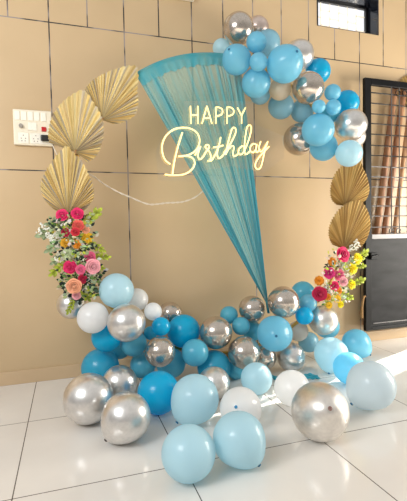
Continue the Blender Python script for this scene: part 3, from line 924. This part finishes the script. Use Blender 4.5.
for (x, y, z, r, col, kn, grp, lab) in BALLOONS:
    key = (col, kn is not None)
    if key not in BASE:
        me = balloon_mesh('balloon', kn is not None); me.materials.append(BM[col])
        kme = knot_mesh(); kme.materials.append(KN.get(col, M_KNOT))
        BASE[key] = (me, kme)
    o = bpy.data.objects.new('balloon', BASE[key][0]); COL.objects.link(o)
    k = kn if kn else (random.uniform(-.3, .3), random.uniform(-.3, .3), -1)
    d_ = (RIGHT * k[0] + UP * k[1] - FWD * k[2]).normalized()
    o.rotation_mode = 'QUATERNION'
    o.rotation_quaternion = (-d_).to_track_quat('Z', 'Y')
    rs = r * .985
    o.scale = (rs, rs, rs)
    o.location = Vector((x, y, z)) + ((-d_) * (r * .05) if kn and kn[2] < .6 else Vector())
    tag(o, lab, 'balloon', GN[grp])
    if lab.startswith('very pale blue balloon, lowest of the upper'):      # hung from the hoop by a thread
        ra = math.atan2(z - RCZ, x - RCX)
        th = MB(); p0 = Vector((x, y + r * .97, z)); p1 = rp(ra, RR - .0165, RY - .004)
        th.tube([p0, p0.lerp(p1, .5) + Vector((0, 0, -.004)), p1], .0016, 5)
        t_ = th.build('thread', M_CABLE)
        t_.parent = o; STRING.append((t_, o))
    if kn:
        c = bpy.data.objects.new('knot', BASE[key][1]); COL.objects.link(c); c.parent = o

bpy.context.view_layer.update()
for t_, o in STRING: t_.matrix_parent_inverse = o.matrix_world.inverted()
# ------------------------------------------------------------------ flowers
def rose_geo():
    g = MB(); rg = random.Random(11)
    def petal(ang, r0, r1, z0, z1, wid, tone):
        vs, fs, tn = [], [], []
        nu, nv = 6, 5
        for j in range(nv + 1):
            v = j / nv
            for i in range(nu + 1):
                u = i / nu - .5
                a = ang + u * wid
                rad = r0 + (r1 - r0) * v ** .8 + .10 * max(0, v - .75) / .25 * r1 - .12 * r1 * abs(u) ** 2 * 4 * v
                zz = z0 + (z1 - z0) * v ** .7 - .14 * max(0, v - .8) / .2 - .10 * abs(u * 2) ** 3 * v
                vs.append((rad * math.cos(a), rad * math.sin(a), zz))
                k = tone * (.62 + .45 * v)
                tn.append((k, k, k))
        for j in range(nv):
            for i in range(nu):
                q = j * (nu + 1) + i
                fs.append((q, q + 1, q + nu + 2, q + nu + 1))
        g.add(vs, fs, tn)
    for ring, (n_, r0, r1, z0, z1, wid, tone) in enumerate([(5, .20, .86, -.40, .18, 1.55, 1.05), (5, .15, .62, -.30, .42, 1.6, .98), (4, .10, .42, -.2, .56, 1.9, .86), (3, .05, .24, -.1, .62, 2.4, .9)]):
        for k in range(n_):
            petal(2 * PI * k / n_ + ring * .6 + rg.uniform(-.1, .1), r0, r1, z0, z1, wid, tone * rg.uniform(.93, 1.05))
    return g
def bud_geo():
    g = MB(); g.ball((0, 0, .46), .16, 10, 8, (.85, .85, .85)); return g
def carn_geo():
    g = MB(); rg = random.Random(4)
    for l, (r_, z_, dz, tone) in enumerate([(.92, -.05, -.32, .9), (.82, .16, -.22, 1.0), (.64, .34, -.12, 1.06), (.44, .48, -.04, 1.0), (.24, .56, 0, .88)]):
        n_ = 40
        vs, fs, tn = [], [], []
        for j in range(5):
            v = j / 4
            for i in range(n_):
                a = 2 * PI * i / n_
                w_ = math.sin(a * (9 - l) + l * 1.3)
                rad = r_ * v * (1 + .08 * w_ * v)
                zz = z_ - .30 * (1 - v) + dz * v * v * .4 + .09 * w_ * v
                vs.append((rad * math.cos(a), rad * math.sin(a), zz))
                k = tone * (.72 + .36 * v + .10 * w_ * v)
                tn.append((k, k, k))
        for j in range(4):
            for i in range(n_):
                fs.append((j * n_ + i, j * n_ + (i + 1) % n_, (j + 1) * n_ + (i + 1) % n_, (j + 1) * n_ + i))
        g.add(vs, fs, tn)
    return g
def to_mesh(g, name):
    me = bpy.data.meshes.new(name); me.from_pydata([tuple(v) for v in g.v], [], g.f)
    me.polygons.foreach_set('use_smooth', [True] * len(g.f))
    a = me.color_attributes.new('tone', 'FLOAT_COLOR', 'POINT')
    a.data.foreach_set('color', [c for t in g.t for c in (*t, 1.0)])
    return me
FC = {'hot': (238, 40, 110), 'coral': (240, 100, 90), 'crimson': (206, 30, 78), 'red': (216, 44, 60), 'peach': (250, 178, 140), 'pink': (238, 104, 146), 'light': (250, 176, 186), 'magenta': (226, 44, 130),
      'yellow': (246, 206, 50), 'mustard': (226, 176, 50), 'orange': (240, 160, 44), 'palegreen': (206, 218, 176), 'lemon': (248, 232, 40)}
GEO = {'rose': rose_geo(), 'carn': carn_geo()}
FM = {}
for i, (x, y, z, r, kind, col, lab) in enumerate(FLOWERS):
    if (kind, col) not in FM:
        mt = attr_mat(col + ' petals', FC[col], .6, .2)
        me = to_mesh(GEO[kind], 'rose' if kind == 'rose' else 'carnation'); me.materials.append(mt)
        bme = to_mesh(bud_geo(), 'bud'); bme.materials.append(mt)
        FM[(kind, col)] = (me, bme)
    nm = 'rose' if kind == 'rose' else 'carnation'
    o = bpy.data.objects.new(nm, FM[(kind, col)][0]); COL.objects.link(o)
    side = 'left' if x < 1 else 'right'
    cx_ = .15 if x < 1 else 2.32
    d_ = Vector(((x - cx_) * 2.2, -1, (z - (1.05 if x < 1 else .76)) * .6 + .1)).normalized()
    o.rotation_mode = 'QUATERNION'
    o.rotation_quaternion = d_.to_track_quat('Z', 'Y') @ Matrix.Rotation(i * 1.7, 3, 'Z').to_quaternion()
    s_ = r * 1.06
    o.scale = (s_, s_, s_)
    o.location = (x, y, z)
    tag(o, lab, 'flower', f'flowers of the {side} spray')
    if kind == 'rose':
        c = bpy.data.objects.new('bud', FM[(kind, col)][1]); COL.objects.link(c); c.parent = o

# leafy sprigs and filler blossoms
LC = {'sage': (164, 182, 138), 'lime': (190, 206, 60), 'dark': (34, 60, 44), 'green': (92, 132, 66)}
LM = {k: mottled(k + ' leaf', v, tuple(int(q * .8) for q in v), 30, .55) for k, v in LC.items()}
M_FILL = pri('white filler blossom', (238, 238, 226), .6)
M_FSTEM = pri('pale green stem', (120, 140, 90), .7)
def sprig(bx, by, tx, ty, col, Y, lab, grp, seed):
    rg = random.Random(seed)
    a, b = at(bx, by, Y), at(tx, ty, Y)
    b = b + Vector((0, -.01, 0))
    ax = b - a; Ln = ax.length; ax.normalize()
    sd = ax.cross(Vector((0, 1, 0))).normalized()
    fr = Vector((0, -1, 0))
    st_ = MB()
    mid = (a + b) / 2 + sd * rg.uniform(-.01, .01)
    pth = smooth_path([a, mid, b], 6)
    if col == 'white':
        o = MB()
        for p in pth[2:]:
            for q in range(4):
                e = p + sd * rg.uniform(-.035, .035) + ax * rg.uniform(-.01, .02) + fr * rg.uniform(0, .012)
                st_.tube([p, e], .0012, 4, cap=False)
                o.ball(e, rg.uniform(.005, .009), 7, 5)
        ob = o.build('filler_blossom_sprig', M_FILL, smooth=True)
        st_.tube(pth, .0018, 5)
        st_.build('stem', M_FSTEM, ob)
        tag(ob, lab, 'flower sprig', grp)
        return
    lf = MB()
    n_ = 7
    def leaf(p, d_, ln, wd):
        s2 = d_.cross(fr).normalized()
        vs, fs = [], []
        K = 6
        for k in range(K + 1):
            t = k / K
            w_ = wd * math.sin(PI * min(1, t * .94 + .03)) ** .8
            c = p + d_ * ln * t + fr * (.012 * math.sin(PI * t))
            vs += [c - s2 * w_ + fr * .003, c - fr * .002, c + s2 * w_ + fr * .003]
        for k in range(K):
            for q in (0, 1):
                i0 = k * 3 + q
                fs.append((i0, i0 + 1, i0 + 4, i0 + 3))
        lf.add(vs, fs)
    for k in range(n_):
        t = .15 + .75 * k / (n_ - 1)
        p = pth[int(t * (len(pth) - 1))]
        for s_ in (-1, 1):
            d_ = (ax * .7 + sd * s_ * .8 + fr * rg.uniform(-.1, .15)).normalized()
            leaf(p, d_, Ln * rg.uniform(.24, .36), Ln * rg.uniform(.055, .08))
    leaf(pth[-2], ax, Ln * .35, Ln * .1)
    ob = lf.build('leafy_sprig', LM[col], smooth=True)
    st_.tube(pth, .0022, 5); st_.build('stem', M_FSTEM, ob)
    tag(ob, lab, 'leaf sprig', grp)
SPR = [
 (66, 229, 42, 235, 'sage', 'pale sage leaf sprig reaching furthest left, beside the small crimson rose'),
 (68, 221, 49, 224, 'sage', 'pale sage leaf sprig under the left hot pink rose of the top pair'),
 (66, 240, 49, 250, 'sage', 'pale sage leaf sprig at the left rim below the mustard carnation'),
 (60, 236, 41, 229, 'white', 'white filler blossoms at the outermost left tip of the spray'),
 (78, 219, 92, 218, 'dark', 'dark green leaf sprig beside the right hot pink rose of the top pair'),
 (84, 226, 98, 212, 'lime', 'lime leaf sprig pointing up beside the left palm leaf'),
 (88, 242, 102, 250, 'lime', 'lime leaf sprig right of the yellow carnation'),
 (78, 249, 93, 246, 'dark', 'dark leaf sprig across the middle of the left spray'),
 (68, 252, 54, 262, 'sage', 'sage leaf sprig beside the pale green carnation'),
 (68, 262, 53, 273, 'lime', 'lime leaf sprig left of the large hot pink rose'),
 (92, 258, 107, 257, 'lime', 'lime leaf sprig above the large light pink rose'),
 (90, 266, 102, 268, 'lime', 'lime leaf sprig reaching towards the large pale blue balloon'),
 (84, 272, 90, 287, 'dark', 'dark leaf sprig dropping beside the crimson rose'),
 (79, 282, 80, 300, 'dark', 'dark leaf sprig hanging to the milky white balloon'),
 (79, 287, 88, 298, 'lime', 'lime leaf sprig at the bottom right of the left spray'),
 (73, 299, 68, 311, 'lime', 'lime leaf sprig at the bottom tip over the lone silver balloon'),
 (86, 282, 92, 272, 'white', 'white filler blossoms below the large light pink rose'),
 (72, 247, 78, 260, 'white', 'white filler blossoms in the middle of the left spray'),
 (62, 240, 52, 238, 'white', 'white filler blossoms at the left rim beside the mustard carnation'),
 (66, 258, 58, 256, 'white', 'white filler blossoms left of the pale green carnation'),
 (336, 267, 347, 265, 'white', 'grey white filler blossoms under the top rose of the right spray'),
 (324, 284, 330, 293, 'white', 'grey white filler blossoms left of the hot pink rose in the right spray'),
 (349, 252, 357, 243, 'white', 'grey white filler blossoms between the lower palm leaf and the lemon carnation'),
 (352, 264, 364, 252, 'lime', 'lime leaf sprig behind the uppermost lemon carnation'),
 (348, 288, 361, 280, 'lime', 'lime leaf sprig behind the right rim lemon carnation'),
 (326, 295, 317, 299, 'dark', 'dark leaf sprig at the lower left of the right spray'),
 (333, 297, 324, 303, 'lime', 'lime leaf sprig at the bottom tip of the right spray'),
 (340, 290, 350, 297, 'lime', 'lime leaf sprig at the lower right of the right spray'),
 (350, 267, 362, 266, 'lime', 'lime leaf sprig between the two lemon carnations of the right rim'),
 (334, 262, 325, 266, 'dark', 'dark leaf sprig between the orange carnation and the magenta rose'),
]
for i, (bx, by, tx, ty, col, lab) in enumerate(SPR):
    Y = -.487 if col == 'white' else -.432 - .013 * (i % 4)
    sprig(bx, by, tx, ty, col, Y, lab, 'sprigs of the left spray' if bx < 200 else 'sprigs of the right spray', 100 + i)

from mathutils.kdtree import KDTree
bpy.context.view_layer.update()
def foliage(side, chain, half, Y0, Y1, count, label, seed):
    rg = random.Random(seed)
    pts = []
    for o in COL.objects:
        if o.type == 'MESH' and o.name.split('.')[0] in ('leafy_sprig', 'filler_blossom_sprig', 'stem', 'palm_leaf', 'stalk', 'wire_tie'):
            mw = o.matrix_world
            pts += [mw @ v.co for v in o.data.vertices]
    kd = KDTree(len(pts))
    for i, p in enumerate(pts): kd.insert(p, i)
    kd.balance()
    sph = [(Vector(q[:3]), q[3] * 1.0) for q in FLOWERS] + [(Vector(q[:3]), q[3] + .004) for q in BALLOONS]
    pal = [(164, 182, 138), (190, 206, 150), (150, 176, 90), (196, 206, 70), (92, 132, 66), (44, 72, 50), (30, 44, 44), (236, 234, 220), (226, 226, 206)]
    wts = [5, 3, 3, 3, 3, 5, 5, 4, 3] if side == 'left' else [1, 1, 2, 5, 2, 2, 1, 4, 3]
    g = MB()
    made = tries = 0
    while made < count and tries < count * 60:
        tries += 1
        t = rg.random() * (len(chain) - 1)
        i = int(t); fr_ = t - i
        px = chain[i][0] + (chain[i + 1][0] - chain[i][0]) * fr_
        py = chain[i][1] + (chain[i + 1][1] - chain[i][1]) * fr_
        off = rg.gauss(0, .5) * half
        if abs(off) > half * 1.15: continue
        c = at(px + off, py + rg.uniform(-4, 4), rg.uniform(Y0, Y1))
        ln = rg.uniform(.022, .042)
        d_ = Vector((off * .05 + rg.uniform(-1, 1), rg.uniform(-.6, .2), rg.uniform(-.8, 1))).normalized()
        tip = c + d_ * ln
        mid = (c + tip) / 2
        if any((mid - q).length < r_ + ln * .55 for q, r_ in sph): continue
        if kd.find(mid)[2] < ln * .75: continue
        if mid.y > -.53 and mid.z > (1.315 if side == 'left' else .955): continue
        rr = math.hypot(mid.x - RCX, mid.z - RCZ) - RR
        if math.hypot(rr, mid.y - RY) < .014 + ln * .7: continue
        s2 = d_.cross(Vector((rg.uniform(-.4, .4), -1, rg.uniform(-.4, .4)))).normalized()
        nn = d_.cross(s2)
        col_ = lin(rg.choices(pal, wts)[0])
        tone = tuple(v * rg.uniform(.8, 1.1) for v in col_)
        w_ = ln * rg.uniform(.22, .36)
        vs_ = [c, c + d_ * ln * .35 + s2 * w_ + nn * .002, c + d_ * ln * .35 - s2 * w_ + nn * .002, c + d_ * ln * .7 + s2 * w_ * .8, c + d_ * ln * .7 - s2 * w_ * .8, tip, c + d_ * ln * .5 - nn * .002]
        g.add(vs_, [(0, 6, 1), (0, 2, 6), (1, 6, 3), (6, 2, 4), (3, 6, 5), (6, 4, 5)], tone)
        made += 1
    o = g.build('foliage', attr_mat(side + ' foliage', (255, 255, 255), .6, .25), tones=True)
    tag(o, label, 'foliage', None, 'stuff')
foliage('left', [(68, 217), (73, 228), (74, 245), (76, 258), (83, 270), (83, 284), (84, 294)], 20, -.61, -.392, 760, 'small mixed green and white foliage filling the left flower spray', 21)
foliage('right', [(345, 252), (345, 262), (338, 272), (340, 284), (330, 292), (332, 302)], 15, -.64, -.392, 330, 'small mixed green and white foliage filling the right flower spray', 22)

# ------------------------------------------------------------------ light
wd = bpy.data.worlds.new('world'); SC.world = wd
wd.use_nodes = True
N, Lk = wd.node_tree.nodes, wd.node_tree.links
bg = N['Background']
tc = N.new('ShaderNodeTexCoord'); sp = N.new('ShaderNodeSeparateXYZ')
Lk.new(tc.outputs['Generated'], sp.inputs[0])
r1 = N.new('ShaderNodeValToRGB')          # by height
e = r1.color_ramp.elements
e[0].position = .0; e[0].color = (.55, .52, .48, 1)
e[1].position = 1.0; e[1].color = (.9, .88, .84, 1)
k_ = e.new(.50); k_.color = (.42, .39, .36, 1)
k_ = e.new(.62); k_.color = (.56, .54, .51, 1)
k_ = e.new(.78); k_.color = (.85, .82, .78, 1)
mr = N.new('ShaderNodeMapRange'); mr.inputs[1].default_value = -1; mr.inputs[2].default_value = 1
Lk.new(sp.outputs['Z'], mr.inputs[0]); Lk.new(mr.outputs[0], r1.inputs['Fac'])
mr2 = N.new('ShaderNodeMapRange'); mr2.inputs[1].default_value = .05; mr2.inputs[2].default_value = .45
Lk.new(sp.outputs['Y'], mr2.inputs[0])
mx = N.new('ShaderNodeMix'); mx.data_type = 'RGBA'
Lk.new(mr2.outputs[0], mx.inputs['Factor'])
Lk.new(r1.outputs['Color'], mx.inputs['A'])
mx.inputs['B'].default_value = (1.5, 1.52, 1.55, 1)
Lk.new(mx.outputs['Result'], bg.inputs['Color'])
bg.inputs['Strength'].default_value = .80

def lamp(name, kind, loc, target, energy, color, **kw):
    l = bpy.data.lights.new(name, kind); l.energy = energy; l.color = color
    for k, v in kw.items(): setattr(l, k, v)
    o = bpy.data.objects.new(name, l); COL.objects.link(o)
    o.location = loc
    o.rotation_euler = (Vector(target) - Vector(loc)).to_track_quat('-Z', 'Y').to_euler()
    return o
el = math.radians(34)
sd = Vector((-1, -.35, 0)).normalized() * math.cos(el) + Vector((0, 0, -math.sin(el)))
lamp('sun', 'SUN', (8, 2, 4), Vector((8, 2, 4)) + sd, 13.0, (1, .95, .86), angle=.01)
lamp('fill_light', 'AREA', (-2.3, -3.3, 3.1), (.3, -.3, 1.5), 112, (.95, .98, 1.0), shape='RECTANGLE', size=1.8, size_y=1.4)  # added soft fill from behind the camera's left; no window stands there
lamp('doorway_light', 'AREA', (5.5, -1.9, 1.2), (2.3, -.3, .7), 175, (1, .95, .85), shape='RECTANGLE', size=1.4, size_y=2.0)

SC.view_settings.view_transform = 'Standard'
SC.view_settings.look = 'None'
SC.view_settings.exposure = 0.0
SC.view_settings.gamma = 1.0
